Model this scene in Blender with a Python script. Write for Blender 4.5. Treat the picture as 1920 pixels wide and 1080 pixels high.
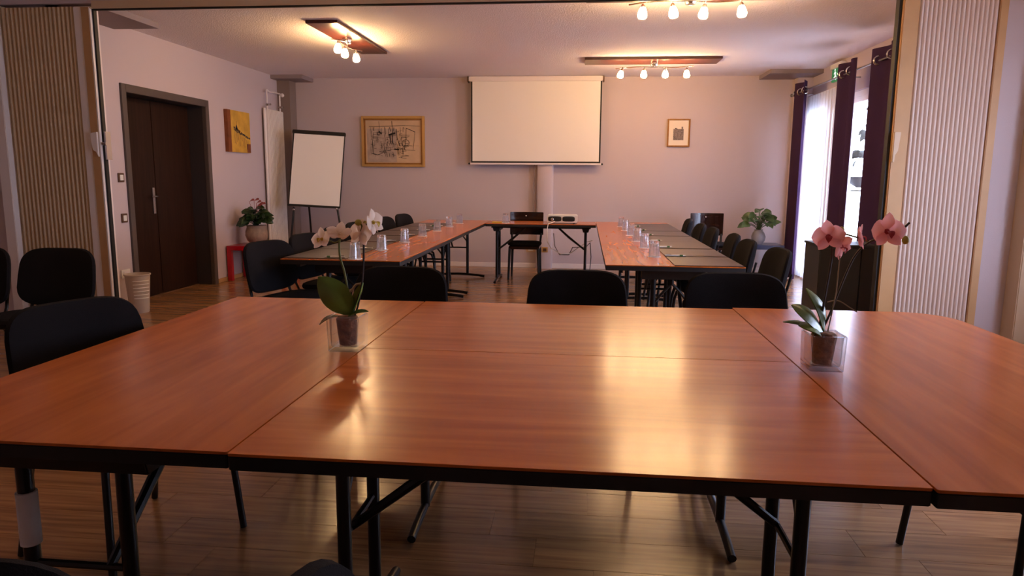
import bpy, bmesh, math, random
from math import sin, cos, pi, radians, sqrt, atan2
from mathutils import Vector, Matrix
random.seed(7)
for o in list(bpy.data.objects): bpy.data.objects.remove(o, do_unlink=True)
SC = bpy.context.scene
COL = SC.collection

# ---------------------------------------------------------------- camera
cd = bpy.data.cameras.new('camera'); cam = bpy.data.objects.new('camera', cd); COL.objects.link(cam)
cd.sensor_width = 36; cd.lens = 24.79; cd.clip_start = .02; cd.clip_end = 200
R_ = Vector((.99464129, .10310599, .00760702)); U_ = Vector((-.02344454, .15327819, .98790493)); F_ = Vector((-.10069293, .98278937, -.15487409))
cam.matrix_world = Matrix(((R_.x, U_.x, -F_.x, 0), (R_.y, U_.y, -F_.y, 0), (R_.z, U_.z, -F_.z, 1.264), (0, 0, 0, 1)))
SC.camera = cam
# ---------------------------------------------------------------- view, world, daylight
SC.view_settings.view_transform = 'Standard'; SC.view_settings.look = 'None'
SC.view_settings.gamma = 1; SC.view_settings.use_curve_mapping = False
SC.view_settings.exposure = 1.0
W = bpy.data.worlds.new('overcast_sky'); SC.world = W; W.use_nodes = True
bg = W.node_tree.nodes['Background']; bg.inputs[0].default_value = (.62, .72, 1.0, 1); bg.inputs[1].default_value = 10.5
LAMP = 118.0

def portal(name, loc, rot, sx, sy):
    l = bpy.data.lights.new(name, 'AREA'); l.shape = 'RECTANGLE'; l.size = sx; l.size_y = sy; l.cycles.is_portal = True
    o = bpy.data.objects.new(name, l); COL.objects.link(o); o.location = loc; o.rotation_euler = rot
portal('window_portal', (3.02, 9.22, 1.13), (0, radians(90), 0), 2.3, 1.1)
portal('window_portal', (3.02, 7.62, 1.13), (0, radians(90), 0), 2.3, 1.84)
portal('window_portal', (3.52, 3.5, 1.35), (0, radians(90), 0), 1.7, 1.8)

# ---------------------------------------------------------------- materials
def lin(c):
    return tuple(((x / 255) / 12.92 if x / 255 <= .04045 else ((x / 255 + .055) / 1.055) ** 2.4) for x in c) + (1,)
def mat(name, rgb, rough=.5, metal=0, spec=.5, var=0, bump=0, scale=40, **kw):
    m = bpy.data.materials.new(name); m.use_nodes = True; nt = m.node_tree; b = nt.nodes['Principled BSDF']
    c = lin(rgb); b.inputs['Base Color'].default_value = c; b.inputs['Roughness'].default_value = rough
    b.inputs['Metallic'].default_value = metal; b.inputs['Specular IOR Level'].default_value = spec
    for k, v in kw.items(): b.inputs[k.replace('_', ' ')].default_value = v
    if var or bump:
        tc = nt.nodes.new('ShaderNodeTexCoord'); nz = nt.nodes.new('ShaderNodeTexNoise')
        nz.inputs['Scale'].default_value = scale; nz.inputs['Detail'].default_value = 4
        nt.links.new(tc.outputs['Object'], nz.inputs['Vector'])
        if var:
            r = nt.nodes.new('ShaderNodeValToRGB')
            r.color_ramp.elements[0].color = tuple(x * (1 - var) for x in c[:3]) + (1,)
            r.color_ramp.elements[1].color = tuple(min(1, x * (1 + var)) for x in c[:3]) + (1,)
            r.color_ramp.elements[0].position = .3; r.color_ramp.elements[1].position = .7
            nt.links.new(nz.outputs['Fac'], r.inputs[0]); nt.links.new(r.outputs[0], b.inputs['Base Color'])
        if bump:
            bp = nt.nodes.new('ShaderNodeBump'); bp.inputs['Strength'].default_value = bump; bp.inputs['Distance'].default_value = .01
            nt.links.new(nz.outputs['Fac'], bp.inputs['Height']); nt.links.new(bp.outputs[0], b.inputs['Normal'])
    return m
def wood(name, c1, c2, rough=.3, sc=(1.2, 22, 22), rnd=0, spec=.5, nscale=2.2):
    m = bpy.data.materials.new(name); m.use_nodes = True; nt = m.node_tree; b = nt.nodes['Principled BSDF']; N = nt.nodes.new; L = nt.links.new
    tc = N('ShaderNodeTexCoord'); mp = N('ShaderNodeMapping'); mp.inputs['Scale'].default_value = sc
    oi = N('ShaderNodeObjectInfo'); ad = N('ShaderNodeVectorMath'); ad.operation = 'ADD'
    ml = N('ShaderNodeVectorMath'); ml.operation = 'SCALE'; ml.inputs['Scale'].default_value = 37
    cx = N('ShaderNodeCombineXYZ'); L(oi.outputs['Random'], cx.inputs[0]); L(oi.outputs['Random'], cx.inputs[1]); L(cx.outputs[0], ml.inputs[0])
    L(tc.outputs['Object'], mp.inputs['Vector']); L(mp.outputs[0], ad.inputs[0]); L(ml.outputs[0], ad.inputs[1])
    nz = N('ShaderNodeTexNoise'); nz.inputs['Scale'].default_value = nscale; nz.inputs['Detail'].default_value = 6; nz.inputs['Distortion'].default_value = .6
    L(ad.outputs[0], nz.inputs['Vector'])
    r = N('ShaderNodeValToRGB'); r.color_ramp.elements[0].color = lin(c1); r.color_ramp.elements[1].color = lin(c2)
    r.color_ramp.elements[0].position = .3; r.color_ramp.elements[1].position = .72
    L(nz.outputs['Fac'], r.inputs[0])
    out = r.outputs[0]
    if rnd:
        hv = N('ShaderNodeHueSaturation'); mr = N('ShaderNodeMapRange'); mr.inputs[3].default_value = 1 - rnd; mr.inputs[4].default_value = 1 + rnd
        L(oi.outputs['Random'], mr.inputs[0]); L(mr.outputs[0], hv.inputs['Value']); L(out, hv.inputs['Color']); out = hv.outputs[0]
    L(out, b.inputs['Base Color']); b.inputs['Roughness'].default_value = rough; b.inputs['Specular IOR Level'].default_value = spec
    return m
def glass(name, tint=(255, 255, 255), rough=.0, ior=1.45):
    return mat(name, tint, rough, **{'Transmission_Weight': 1.0, 'IOR': ior})
def pane_mat(name):
    m = bpy.data.materials.new(name); m.use_nodes = True; nt = m.node_tree; nt.nodes.remove(nt.nodes['Principled BSDF'])
    o = nt.nodes['Material Output']; t = nt.nodes.new('ShaderNodeBsdfTransparent'); g = nt.nodes.new('ShaderNodeBsdfGlossy'); x = nt.nodes.new('ShaderNodeMixShader')
    g.inputs['Roughness'].default_value = .02; x.inputs[0].default_value = .07
    nt.links.new(t.outputs[0], x.inputs[1]); nt.links.new(g.outputs[0], x.inputs[2]); nt.links.new(x.outputs[0], o.inputs[0]); return m
def thin_glass(name, haze_mix, edge):
    # clear wall of glass: see-through, fresnel reflections and a little diffuse haze imitating bright glints
    m = bpy.data.materials.new(name); m.use_nodes = True; nt = m.node_tree; nt.nodes.remove(nt.nodes['Principled BSDF']); N = nt.nodes.new; L = nt.links.new
    o = nt.nodes['Material Output']; t = N('ShaderNodeBsdfTransparent'); t.inputs[0].default_value = (.95, .96, .97, 1)
    g = N('ShaderNodeBsdfGlossy'); g.inputs['Roughness'].default_value = .03; d = N('ShaderNodeBsdfTranslucent'); d.inputs[0].default_value = (.85, .88, .95, 1)
    d2 = N('ShaderNodeBsdfDiffuse'); d2.inputs[0].default_value = (.85, .88, .95, 1); dm = N('ShaderNodeMixShader'); dm.inputs[0].default_value = .5
    L(d.outputs[0], dm.inputs[1]); L(d2.outputs[0], dm.inputs[2])
    lw = N('ShaderNodeLayerWeight'); lw.inputs['Blend'].default_value = edge
    a = N('ShaderNodeMixShader'); a.inputs[0].default_value = haze_mix; b = N('ShaderNodeMixShader')
    L(t.outputs[0], a.inputs[1]); L(dm.outputs[0], a.inputs[2]); L(lw.outputs['Facing'], b.inputs[0]); L(a.outputs[0], b.inputs[1]); L(g.outputs[0], b.inputs[2]); L(b.outputs[0], o.inputs[0]); return m
def hazed_glass(name, haze_mix):  # white translucence mixed in to imitate bright glints on clear tumblers
    m = glass(name, (245, 248, 255)); nt = m.node_tree; N = nt.nodes.new; L = nt.links.new; p = nt.nodes['Principled BSDF']
    d = N('ShaderNodeBsdfTranslucent'); d.inputs[0].default_value = (.9, .92, 1, 1); x = N('ShaderNodeMixShader'); x.inputs[0].default_value = haze_mix
    L(p.outputs[0], x.inputs[1]); L(d.outputs[0], x.inputs[2]); L(x.outputs[0], nt.nodes['Material Output'].inputs[0]); return m
def cloth_thin(name, rgb, transp, transl):
    m = bpy.data.materials.new(name); m.use_nodes = True; nt = m.node_tree; nt.nodes.remove(nt.nodes['Principled BSDF']); N = nt.nodes.new; L = nt.links.new
    o = nt.nodes['Material Output']; c = lin(rgb)
    d = N('ShaderNodeBsdfDiffuse'); d.inputs[0].default_value = c; tl = N('ShaderNodeBsdfTranslucent'); tl.inputs[0].default_value = c
    tr = N('ShaderNodeBsdfTransparent'); a = N('ShaderNodeMixShader'); a.inputs[0].default_value = transl; b = N('ShaderNodeMixShader'); b.inputs[0].default_value = transp
    L(d.outputs[0], a.inputs[1]); L(tl.outputs[0], a.inputs[2]); L(a.outputs[0], b.inputs[1]); L(tr.outputs[0], b.inputs[2]); L(b.outputs[0], o.inputs[0]); return m
def emit(name, rgb, s):
    m = mat(name, rgb, .4); b = m.node_tree.nodes['Principled BSDF']; b.inputs['Emission Color'].default_value = lin(rgb); b.inputs['Emission Strength'].default_value = s; return m

M = dict(
    wall=mat('lilac_plaster', (198, 182, 184), .85, bump=.15, scale=220),
    ceiling=mat('stippled_ceiling_paint', (240, 230, 232), .9, bump=.8, scale=90),
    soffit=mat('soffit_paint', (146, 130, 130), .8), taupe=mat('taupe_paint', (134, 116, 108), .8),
    plank=wood('laminate_floor', (126, 90, 62), (176, 132, 92), .22, (1.0, 20, 20), rnd=.12),
    cherry=wood('cherry_laminate', (178, 92, 32), (212, 118, 46), .22, (1.0, 11, 11), rnd=.04, spec=.45, nscale=1.6),
    blackedge=mat('black_edge_band', (26, 20, 19), .55),
    blackmetal=mat('black_painted_steel', (22, 19, 20), .35, spec=.4),
    fabric=mat('black_fabric', (26, 23, 25), .95, bump=.3, scale=500, spec=.15),
    mahogany=wood('dark_mahogany', (58, 24, 18), (92, 42, 30), .3),
    door=wood('wenge_door', (34, 18, 11), (50, 28, 18), .5, (14, 14, 1.0), spec=.15),
    doorframe=mat('door_frame_paint', (84, 72, 68), .5),
    jambdark=mat('dark_jamb_paint', (54, 46, 48), .6),
    chrome=mat('brushed_chrome', (200, 198, 198), .25, 1),
    steel=mat('satin_steel', (150, 148, 150), .35, 1),
    white=mat('white_enamel', (232, 222, 218), .4),
    whiteplastic=mat('white_plastic', (228, 224, 216), .4),
    whitepanel=mat('off_white_panel', (232, 220, 214), .6), lacquer=wood('dark_lacquered_wood', (30, 16, 12), (48, 26, 18), .14),
    paper=mat('white_paper', (240, 236, 230), .8),
    screen=mat('matte_screen', (240, 232, 222), .9),
    black=mat('matte_black', (18, 15, 14), .6),
    gold=mat('gilt_wood', (150, 100, 44), .4, .25, var=.15, scale=30),
    goldlight=mat('pale_gilt', (196, 152, 88), .45, .2),
    brown=mat('brown_plastic', (92, 62, 40), .5),
    pinkpleat=mat('pale_pleated_vinyl', (216, 195, 182), .6), beigepleat=mat('beige_pleated_vinyl', (198, 172, 140), .6),
    tan=mat('tan_jamb', (190, 146, 96), .5, var=.06, scale=6),
    beam=mat('beige_track_cover', (206, 178, 146), .5),
    red=mat('red_lacquer', (176, 14, 34), .25),
    blue=mat('dark_blue_lacquer', (36, 44, 78), .3),
    stonepot=mat('ribbed_clay', (150, 128, 112), .8, var=.15, bump=.4, scale=25),
    greypot=mat('grey_ceramic', (150, 148, 152), .4, var=.08, scale=12),
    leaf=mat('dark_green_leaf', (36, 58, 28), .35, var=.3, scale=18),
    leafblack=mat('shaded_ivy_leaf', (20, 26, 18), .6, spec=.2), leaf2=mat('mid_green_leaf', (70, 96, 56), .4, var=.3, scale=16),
    orchidleaf=mat('orchid_leaf_green', (92, 122, 44), .3, var=.2, scale=14),
    stem=mat('orchid_stem', (92, 104, 48), .5), stemdark=mat('dark_orchid_stem', (44, 36, 30), .5),
    root=mat('aerial_root', (150, 146, 120), .6),
    petalw=cloth_thin('white_petal', (255, 246, 234), 0, .5),
    petalp=cloth_thin('pink_petal', (255, 222, 222), 0, .55),
    lipp=mat('magenta_lip', (176, 50, 60), .5), lipy=mat('yellow_lip', (206, 176, 60), .5),
    bud=mat('green_bud', (164, 160, 60), .5),
    redflower=mat('red_spathe', (150, 44, 32), .4),
    bark=mat('orchid_bark', (112, 72, 42), .9, var=.6, bump=1, scale=45),
    glass=hazed_glass('tumbler_glass', .17), vase=thin_glass('vase_glass', .03, .30),
    clearpot=glass('clear_plastic_pot', (245, 245, 240), .08, 1.2),
    pane=pane_mat('window_pane'),
    curtain=cloth_thin('aubergine_curtain', (74, 54, 82), 0, .20),
    sheer=cloth_thin('white_sheer', (248, 248, 250), .40, .75),
    mat_=mat('brown_desk_pad', (66, 52, 44), .32, spec=.5),
    artyellow=mat('yellow_canvas', (206, 158, 56), .7, var=.15, scale=9),
    artside=mat('rust_paint', (124, 66, 30), .7, var=.2, scale=14),
    ink=mat('dark_ink', (44, 36, 34), .7), inkblue=mat('blue_black_paint', (58, 54, 66), .7, var=.4, scale=60),
    artpaper=mat('tan_art_paper', (206, 174, 140), .8, var=.12, scale=5), artgrey=mat('grey_wash', (176, 154, 138), .8, var=.22, scale=9),
    etch=mat('grey_etching', (128, 112, 104), .8, var=.6, scale=70), mount=mat('cream_mount', (232, 216, 196), .8),
    cable=mat('grey_cable', (96, 84, 82), .5), cablew=mat('white_cable', (226, 214, 196), .5),
    green=emit('exit_sign_green', (30, 120, 70), .25), whitesign=emit('exit_sign_white', (220, 235, 225), .5),
    shade=emit('lit_frosted_glass', (255, 205, 142), LAMP), shadefront=emit('lit_frosted_glass_dimmed', (255, 205, 142), LAMP * .34),
    cabinet=mat('dark_green_black_lacquer', (36, 38, 36), .5),
    iron=mat('dark_wrought_iron', (12, 10, 11), .6, spec=.2),
    terrace=mat('terrace_paving', (205, 205, 205), .8, var=.1, scale=3),
    wallfront=mat('front_room_plaster', (198, 182, 184), .85, bump=.15, scale=220),
    penwhite=mat('white_pen', (238, 234, 228), .3), pengreen=mat('green_pen_grip', (60, 110, 60), .4), yellow=mat('yellow_card', (206, 180, 60), .6),
    bin=mat('white_bin_plastic', (196, 182, 168), .5, **{'Transmission_Weight': .0}),
)

# ---------------------------------------------------------------- mesh helpers
class MB:
    def __init__(s): s.v = []; s.f = []
    def add(s, v, f, m=None):
        n = len(s.v); s.v += [tuple(m @ Vector(p)) if m else tuple(p) for p in v]; s.f += [tuple(i + n for i in q) for q in f]; return s
    def box(s, x0, x1, y0, y1, z0, z1, m=None):
        v = [(x0, y0, z0), (x1, y0, z0), (x1, y1, z0), (x0, y1, z0), (x0, y0, z1), (x1, y0, z1), (x1, y1, z1), (x0, y1, z1)]
        return s.add(v, [(0, 3, 2, 1), (4, 5, 6, 7), (0, 1, 5, 4), (1, 2, 6, 5), (2, 3, 7, 6), (3, 0, 4, 7)], m)
    def prism(s, pts, h0, h1, axis='z', m=None):
        n = len(pts)
        def P(a, b, h): return {'z': (a, b, h), 'y': (a, h, b), 'x': (h, a, b)}[axis]
        v = [P(a, b, h0) for a, b in pts] + [P(a, b, h1) for a, b in pts]
        f = [tuple(range(n - 1, -1, -1)), tuple(range(n, 2 * n))] + [(i, (i + 1) % n, n + (i + 1) % n, n + i) for i in range(n)]
        return s.add(v, f, m)
    def tube(s, path, r, n=8, m=None, flat=1.0, closed=False):
        P = [Vector(p) for p in path]; k = len(P); rr = r if isinstance(r, (list, tuple)) else [r] * k
        v = []; prev = None
        for i, p in enumerate(P):
            if closed: d = P[(i + 1) % k] - P[i - 1]
            else: d = P[min(i + 1, k - 1)] - P[max(i - 1, 0)]
            d.normalize()
            if prev is None:
                a = Vector((0, 0, 1)) if abs(d.z) < .9 else Vector((1, 0, 0)); u = d.cross(a).normalized()
            else: u = (prev - d * prev.dot(d)).normalized()
            w = d.cross(u); prev = u
            v += [p + (u * cos(2 * pi * j / n) + w * sin(2 * pi * j / n) * flat) * rr[i] for j in range(n)]
        f = []
        for i in range(k if closed else k - 1):
            a, b = i * n, ((i + 1) % k) * n
            f += [(a + j, a + (j + 1) % n, b + (j + 1) % n, b + j) for j in range(n)]
        if not closed: f += [tuple(range(n - 1, -1, -1)), tuple(range((k - 1) * n, k * n))]
        return s.add(v, f, m)
    def lathe(s, prof, n=20, c=(0, 0, 0), m=None):
        v = []; f = []
        for r, z in prof: v += [(c[0] + r * cos(2 * pi * j / n), c[1] + r * sin(2 * pi * j / n), c[2] + z) for j in range(n)]
        for i in range(len(prof) - 1):
            a, b = i * n, (i + 1) * n
            f += [(a + j, a + (j + 1) % n, b + (j + 1) % n, b + j) for j in range(n)]
        if prof[0][0] > 1e-6: f.append(tuple(range(n - 1, -1, -1)))
        if prof[-1][0] > 1e-6: f.append(tuple(range((len(prof) - 1) * n, len(prof) * n)))
        return s.add(v, f, m)
    def ball(s, c, rx, ry=None, rz=None, n=10, m=None):
        ry = ry or rx; rz = rz or rx; v = []; f = []; k = n // 2
        for i in range(1, k):
            a = pi * i / k
            v += [(c[0] + rx * sin(a) * cos(2 * pi * j / n), c[1] + ry * sin(a) * sin(2 * pi * j / n), c[2] + rz * cos(a)) for j in range(n)]
        t = len(v); v += [(c[0], c[1], c[2] + rz), (c[0], c[1], c[2] - rz)]
        for i in range(k - 2): f += [(i * n + j, (i + 1) * n + j, (i + 1) * n + (j + 1) % n, i * n + (j + 1) % n) for j in range(n)]
        f += [(t, j, (j + 1) % n) for j in range(n)] + [(t + 1, (k - 2) * n + (j + 1) % n, (k - 2) * n + j) for j in range(n)]
        return s.add(v, f, m)
    def pad(s, w, h, t, ex=3.4, curve=0, taper=0, seg=36, m=None):
        # cushion in the XZ plane, thickness along Y, centred; curve bends its sides towards +Y
        def out(k):
            r = []
            for i in range(seg):
                a = 2 * pi * i / seg; ca, sa = cos(a), sin(a)
                x = abs(ca) ** (2 / ex) * (1 if ca > 0 else -1); z = abs(sa) ** (2 / ex) * (1 if sa > 0 else -1)
                X = x * w / 2 * k * (1 - taper * z * .5); Z = z * h / 2 * (1 - (1 - k) * w / h if k > .6 else k)
                r.append((X, Z))
            return r
        lay = [(.0, -.5), (.55, -.48), (.88, -.40), (.97, -.27), (1.0, 0), (.97, .27), (.88, .40), (.55, .48), (.0, .5)]
        v = []; f = []
        for k, y in lay:
            if k == 0: v.append((0, y * t, 0)); continue
            for X, Z in out(k): v.append((X, y * t + curve * (X / (w / 2)) ** 2, Z))
        L = len(lay)
        f += [(0, 1 + i, 1 + (i + 1) % seg) for i in range(seg)]
        for l in range(L - 3):
            a = 1 + l * seg; b = a + seg
            f += [(a + i, b + i, b + (i + 1) % seg, a + (i + 1) % seg) for i in range(seg)]
        e = len(v) - 1; a = 1 + (L - 3) * seg
        f += [(e, a + (i + 1) % seg, a + i) for i in range(seg)]
        return s.add(v, f, m)
    def leaf(s, base, tip, width, up=(0, 0, 1), droop=.15, fold=.12, n=7, th=.0016, shape=1.0, m=None):
        # solid blade from base to tip, arched along `up`, folded on the midrib
        B = Vector(base); T = Vector(tip); d = T - B; Ln = d.length; d.normalize(); up = Vector(up)
        side = d.cross(up).normalized(); nn = side.cross(d).normalized(); v = []; f = []
        for i in range(n + 1):
            t = i / n; hw = width / 2 * (sin(pi * min(1, max(0, t)) ** shape) ** .75) + .0008
            c = B + d * Ln * t + nn * (sin(pi * t) * droop * Ln)
            for q in (1, -1):
                v += [c + side * hw * a + nn * (abs(a) * hw * fold * 2 + q * th / 2) for a in (-1, -.5, 0, .5, 1)]
        for i in range(n):
            a = i * 10; b = a + 10
            f += [(a + j, a + j + 1, b + j + 1, b + j) for j in range(4)] + [(a + 5 + j, b + 5 + j, b + 6 + j, a + 6 + j) for j in range(4)]
            f += [(a, b, b + 5, a + 5), (a + 4, a + 9, b + 9, b + 4)]
        f += [(0, 5, 6, 1), (1, 6, 7, 2), (2, 7, 8, 3), (3, 8, 9, 4)]; e = n * 10
        f += [(e, e + 1, e + 6, e + 5), (e + 1, e + 2, e + 7, e + 6), (e + 2, e + 3, e + 8, e + 7), (e + 3, e + 4, e + 9, e + 8)]
        return s.add(v, f, m)
def mesh(name, mb, m, bevel=0, smooth=True):
    me = bpy.data.meshes.new(name); me.from_pydata([tuple(p) for p in mb.v], [], mb.f)
    bm = bmesh.new(); bm.from_mesh(me); bmesh.ops.recalc_face_normals(bm, faces=bm.faces)
    if bevel:
        ed = [e for e in bm.edges if len(e.link_faces) == 2 and e.calc_face_angle(0) > .6]
        bmesh.ops.bevel(bm, geom=ed, offset=bevel, segments=2, affect='EDGES', clamp_overlap=True)
    bm.to_mesh(me); bm.free(); me.materials.append(M[m] if isinstance(m, str) else m)
    if smooth:
        for p in me.polygons: p.use_smooth = True
        me.set_sharp_from_angle(angle=radians(38))
    return me
def obj(name, mb, m, parent=None, bevel=0, smooth=True, label=None, kind=None):
    o = bpy.data.objects.new(name, mesh(name, mb, m, bevel, smooth)); COL.objects.link(o)
    if parent: o.parent = parent
    if label: o['label'] = label
    if kind: o['kind'] = kind
    return o
def tag(o, label, cat, group=None):
    o['label'] = label; o['category'] = cat
    if group: o['group'] = group
    return o
def thing(name, label, cat, loc=(0, 0, 0), rz=0, group=None):
    o = bpy.data.objects.new(name, None); COL.objects.link(o); o.empty_display_size = .1
    o.location = loc; o.rotation_euler = (0, 0, rz); return tag(o, label, cat, group)
def struct(name, mb, m, parent=None, bevel=0, smooth=False):
    return obj(name, mb, m, parent, bevel, smooth, kind=None if parent else 'structure')
def dup(root, loc, rz, label, group=None):
    r = root.copy(); COL.objects.link(r); r.location = loc; r.rotation_euler = (0, 0, rz); r['label'] = label
    if group: r['group'] = group
    for ch in list(root.children):
        c = ch.copy(); COL.objects.link(c); c.parent = r
        for g in list(ch.children):
            d = g.copy(); COL.objects.link(d); d.parent = c
    return r
def bx(*a): return MB().box(*a)

# ================================================================= ROOM SHELL
CE = 2.618; BY = 9.936; LX = -4.302; RX = 2.89; PY = 5.4
# floor: sub-floor plus single laminate planks running along x
fl = struct('floor', bx(-7, 4.2, -2.2, BY + .1, -.14, -.011), 'plank')
PLW, PLL = .19, 1.29
pm = mesh('plank', MB().box(.0003, PLL - .0003, .0003, PLW - .0003, -.011, 0), 'plank', bevel=.0006, smooth=False)
y = BY - PLW; row = 0; rest = MB()
while y > 1.2:
    x = -4.72 - random.random() * PLL
    if y < PY + .1:
        for q in range(1, 3): rest.box(x - q * PLL + .0003, x - (q - 1) * PLL - .0003, y + .0003, y + PLW - .0003, -.011, 0)
        if x + PLL <= -4.72: pass
    while x < 2.89:
        if x + PLL > -4.72:
            o = bpy.data.objects.new('plank', pm); COL.objects.link(o); o.location = (x, y, 0); o.parent = fl
        x += PLL
    y -= PLW; row += 1
while y > -2.0:
    x = -6.9
    while x < 3.4: rest.box(x + .001, x + PLL - .001, y + .001, y + PLW - .001, -.011, 0); x += PLL
    y -= PLW
obj('plank_field', rest, 'plank', fl, smooth=False, kind='stuff')

struct('ceiling', bx(-7, 4.2, -2.2, BY + .1, CE, CE + .12), 'ceiling')
struct('wall_back', bx(LX - .1, RX + .1, BY, BY + .12, 0, CE), 'wall')
# left wall with the door opening
DY0, DY1, DZ = 6.36, 7.78, 2.04
w = MB().box(LX - .30, LX, PY + .06, DY0, 0, CE).box(LX - .30, LX, DY1, BY + .1, 0, CE).box(LX - .30, LX, DY0, DY1, DZ, CE)
struct('wall_left', w, 'wall')
# right wall with two french windows
W1, W2 = (8.78, 9.72), (6.7, 8.54); WZ = 2.22
w = MB().box(RX, RX + .10, PY + .1, W2[0], 0, CE).box(RX, RX + .10, W2[1], W1[0], 0, CE).box(RX, RX + .10, W1[1], BY + .1, 0, CE)
w.box(RX, RX + .10, W2[0], W2[1], WZ, CE).box(RX, RX + .10, W1[0], W1[1], WZ, CE)
struct('wall_right', w, 'wall')
# front room walls (the part of the room this side of the folding partition)
struct('wall_partition_left', bx(-7, -4.70, PY - .02, PY + .06, -.05, CE), 'wallfront')
struct('wall_leak_filler_left', bx(-4.95, LX + .02, PY + .065, PY + .16, -.05, CE), 'wall')  # unseen filler added behind the pleats to keep sky light out
struct('wall_partition_right', bx(2.83, 4.2, PY - .02, PY + .1, 0, CE), 'wallfront')
w = MB().box(3.4, 3.5, -2.2, 2.6, 0, CE).box(3.4, 3.5, 4.4, PY, 0, CE).box(3.4, 3.5, 2.6, 4.4, 0, .5).box(3.4, 3.5, 2.6, 4.4, 2.2, CE)
struct('wall_front_right', w, 'wallfront')
struct('wall_front_left', bx(-7.0, -6.4, -2.2, PY, -.05, CE), 'wallfront')
struct('wall_behind', bx(-7, 4.2, -2.3, -2.0, -.05, CE), 'wallfront')
# pilasters and soffit slabs in the corners
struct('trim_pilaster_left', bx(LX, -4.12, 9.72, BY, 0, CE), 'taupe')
struct('trim_pilaster_right', bx(2.70, RX, 9.76, BY, 0, CE), 'wall')
struct('trim_pilaster_near', bx(LX, -4.19, PY + .06, 5.84, 0, CE), 'wall')
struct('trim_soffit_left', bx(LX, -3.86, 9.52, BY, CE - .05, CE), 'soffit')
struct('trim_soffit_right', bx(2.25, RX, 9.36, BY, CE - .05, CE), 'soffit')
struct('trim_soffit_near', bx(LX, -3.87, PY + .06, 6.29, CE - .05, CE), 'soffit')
# round-cornered pipe casing on the back wall
pts = [(-.68, BY), (-.68, 9.87), (-.665, 9.835), (-.63, 9.82), (-.50, 9.82), (-.465, 9.835), (-.45, 9.87), (-.45, BY)]
struct('trim_pipe_casing', MB().prism(pts, 0, 1.60), 'wall', smooth=True)
struct('baseboard_back', MB().box(-4.12, -.68, BY - .014, BY, 0, .065).box(-.45, 2.70, BY - .014, BY, 0, .065), 'whitepanel', bevel=.003)
struct('baseboard_left', MB().box(LX, LX + .012, DY1 + .08, 9.72, 0, .05).box(LX, LX + .012, 5.84, DY0 - .08, 0, .05), 'tan', bevel=.003)
struct('baseboard_right', MB().box(RX - .012, RX, PY + .1, W2[0], 0, .065).box(RX - .012, RX, W2[1], W1[0], 0, .065), 'whitepanel', bevel=.003)
# header and track of the folding partition
struct('trim_header', bx(-4.8, 2.83, PY - .04, PY - .012, 2.572, CE), 'wall')
struct('trim_track', MB().box(-3.83, 2.14, PY - .055, PY - .04, 2.528, 2.585), 'beam', bevel=.003)
struct('trim_track_channel', bx(-3.83, 2.14, PY - .04, PY - .015, 2.518, 2.572), 'black')
struct('trim_jamb_left', bx(-4.70, -4.61, PY - .10, PY + .06, 0, 2.565), 'whitepanel', bevel=.004)
struct('trim_jamb_right', bx(2.775, 2.83, PY - .06, PY + .10, 0, 2.565), 'tan', bevel=.004)
struct('trim_casing_right', bx(3.03, 3.16, 5.22, 5.38, 0, CE), 'beigepleat', bevel=.006)

# door in the left wall
dr = bpy.data.objects.new('door_1', None); COL.objects.link(dr); dr['kind'] = 'structure'; dr.location = (LX, (DY0 + DY1) / 2, 0)
def rel(mb): 
    mb.v = [(p[0] - LX, p[1] - (DY0 + DY1) / 2, p[2]) for p in mb.v]; return mb
f = MB()
for a, b, z0, z1 in ((DY0 - .06, DY0 + .015, 0, DZ + .06), (DY1 - .015, DY1 + .06, 0, DZ + .06), (DY0, DY1, DZ - .015, DZ + .06)): f.box(LX - .03, LX + .018, a, b, z0, z1)
obj('door_frame', rel(f), 'doorframe', dr, bevel=.004, smooth=False)
f = MB().box(LX - .30, LX - .03, DY0, DY0 + .012, 0, DZ).box(LX - .30, LX - .03, DY1 - .012, DY1, 0, DZ).box(LX - .30, LX - .03, DY0, DY1, DZ - .012, DZ)
obj('door_jamb', rel(f), 'jambdark', dr, smooth=False)
ym = (DY0 + DY1) / 2
for a, b in ((DY0 + .014, ym - .003), (ym + .003, DY1 - .014)):
    l = obj('door_leaf', rel(bx(LX - .25, LX - .20, a, b, .008, DZ - .02)), 'door', dr, bevel=.004, smooth=False)
    if b < ym:
        obj('door_handle', rel(MB().box(LX - .20, LX - .190, ym - .075, ym - .035, .86, 1.13).tube([(LX - .195, ym - .055, 1.04), (LX - .145, ym - .055, 1.04), (LX - .14, ym - .07, 1.04), (LX - .14, ym - .17, 1.04)], .009)), 'chrome', l, bevel=.003, label='chrome lever handle on a tall backplate')
obj('door_light_block', rel(bx(LX - .34, LX - .31, DY0 - .1, DY1 + .1, 0, DZ + .1)), 'black', dr, smooth=False)  # unseen panel added behind the leaves to stop sky light leaking through
obj('door_sill', rel(bx(LX - .27, LX - .185, DY0, DY1, 0, .007)), 'brown', dr, smooth=False)

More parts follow.
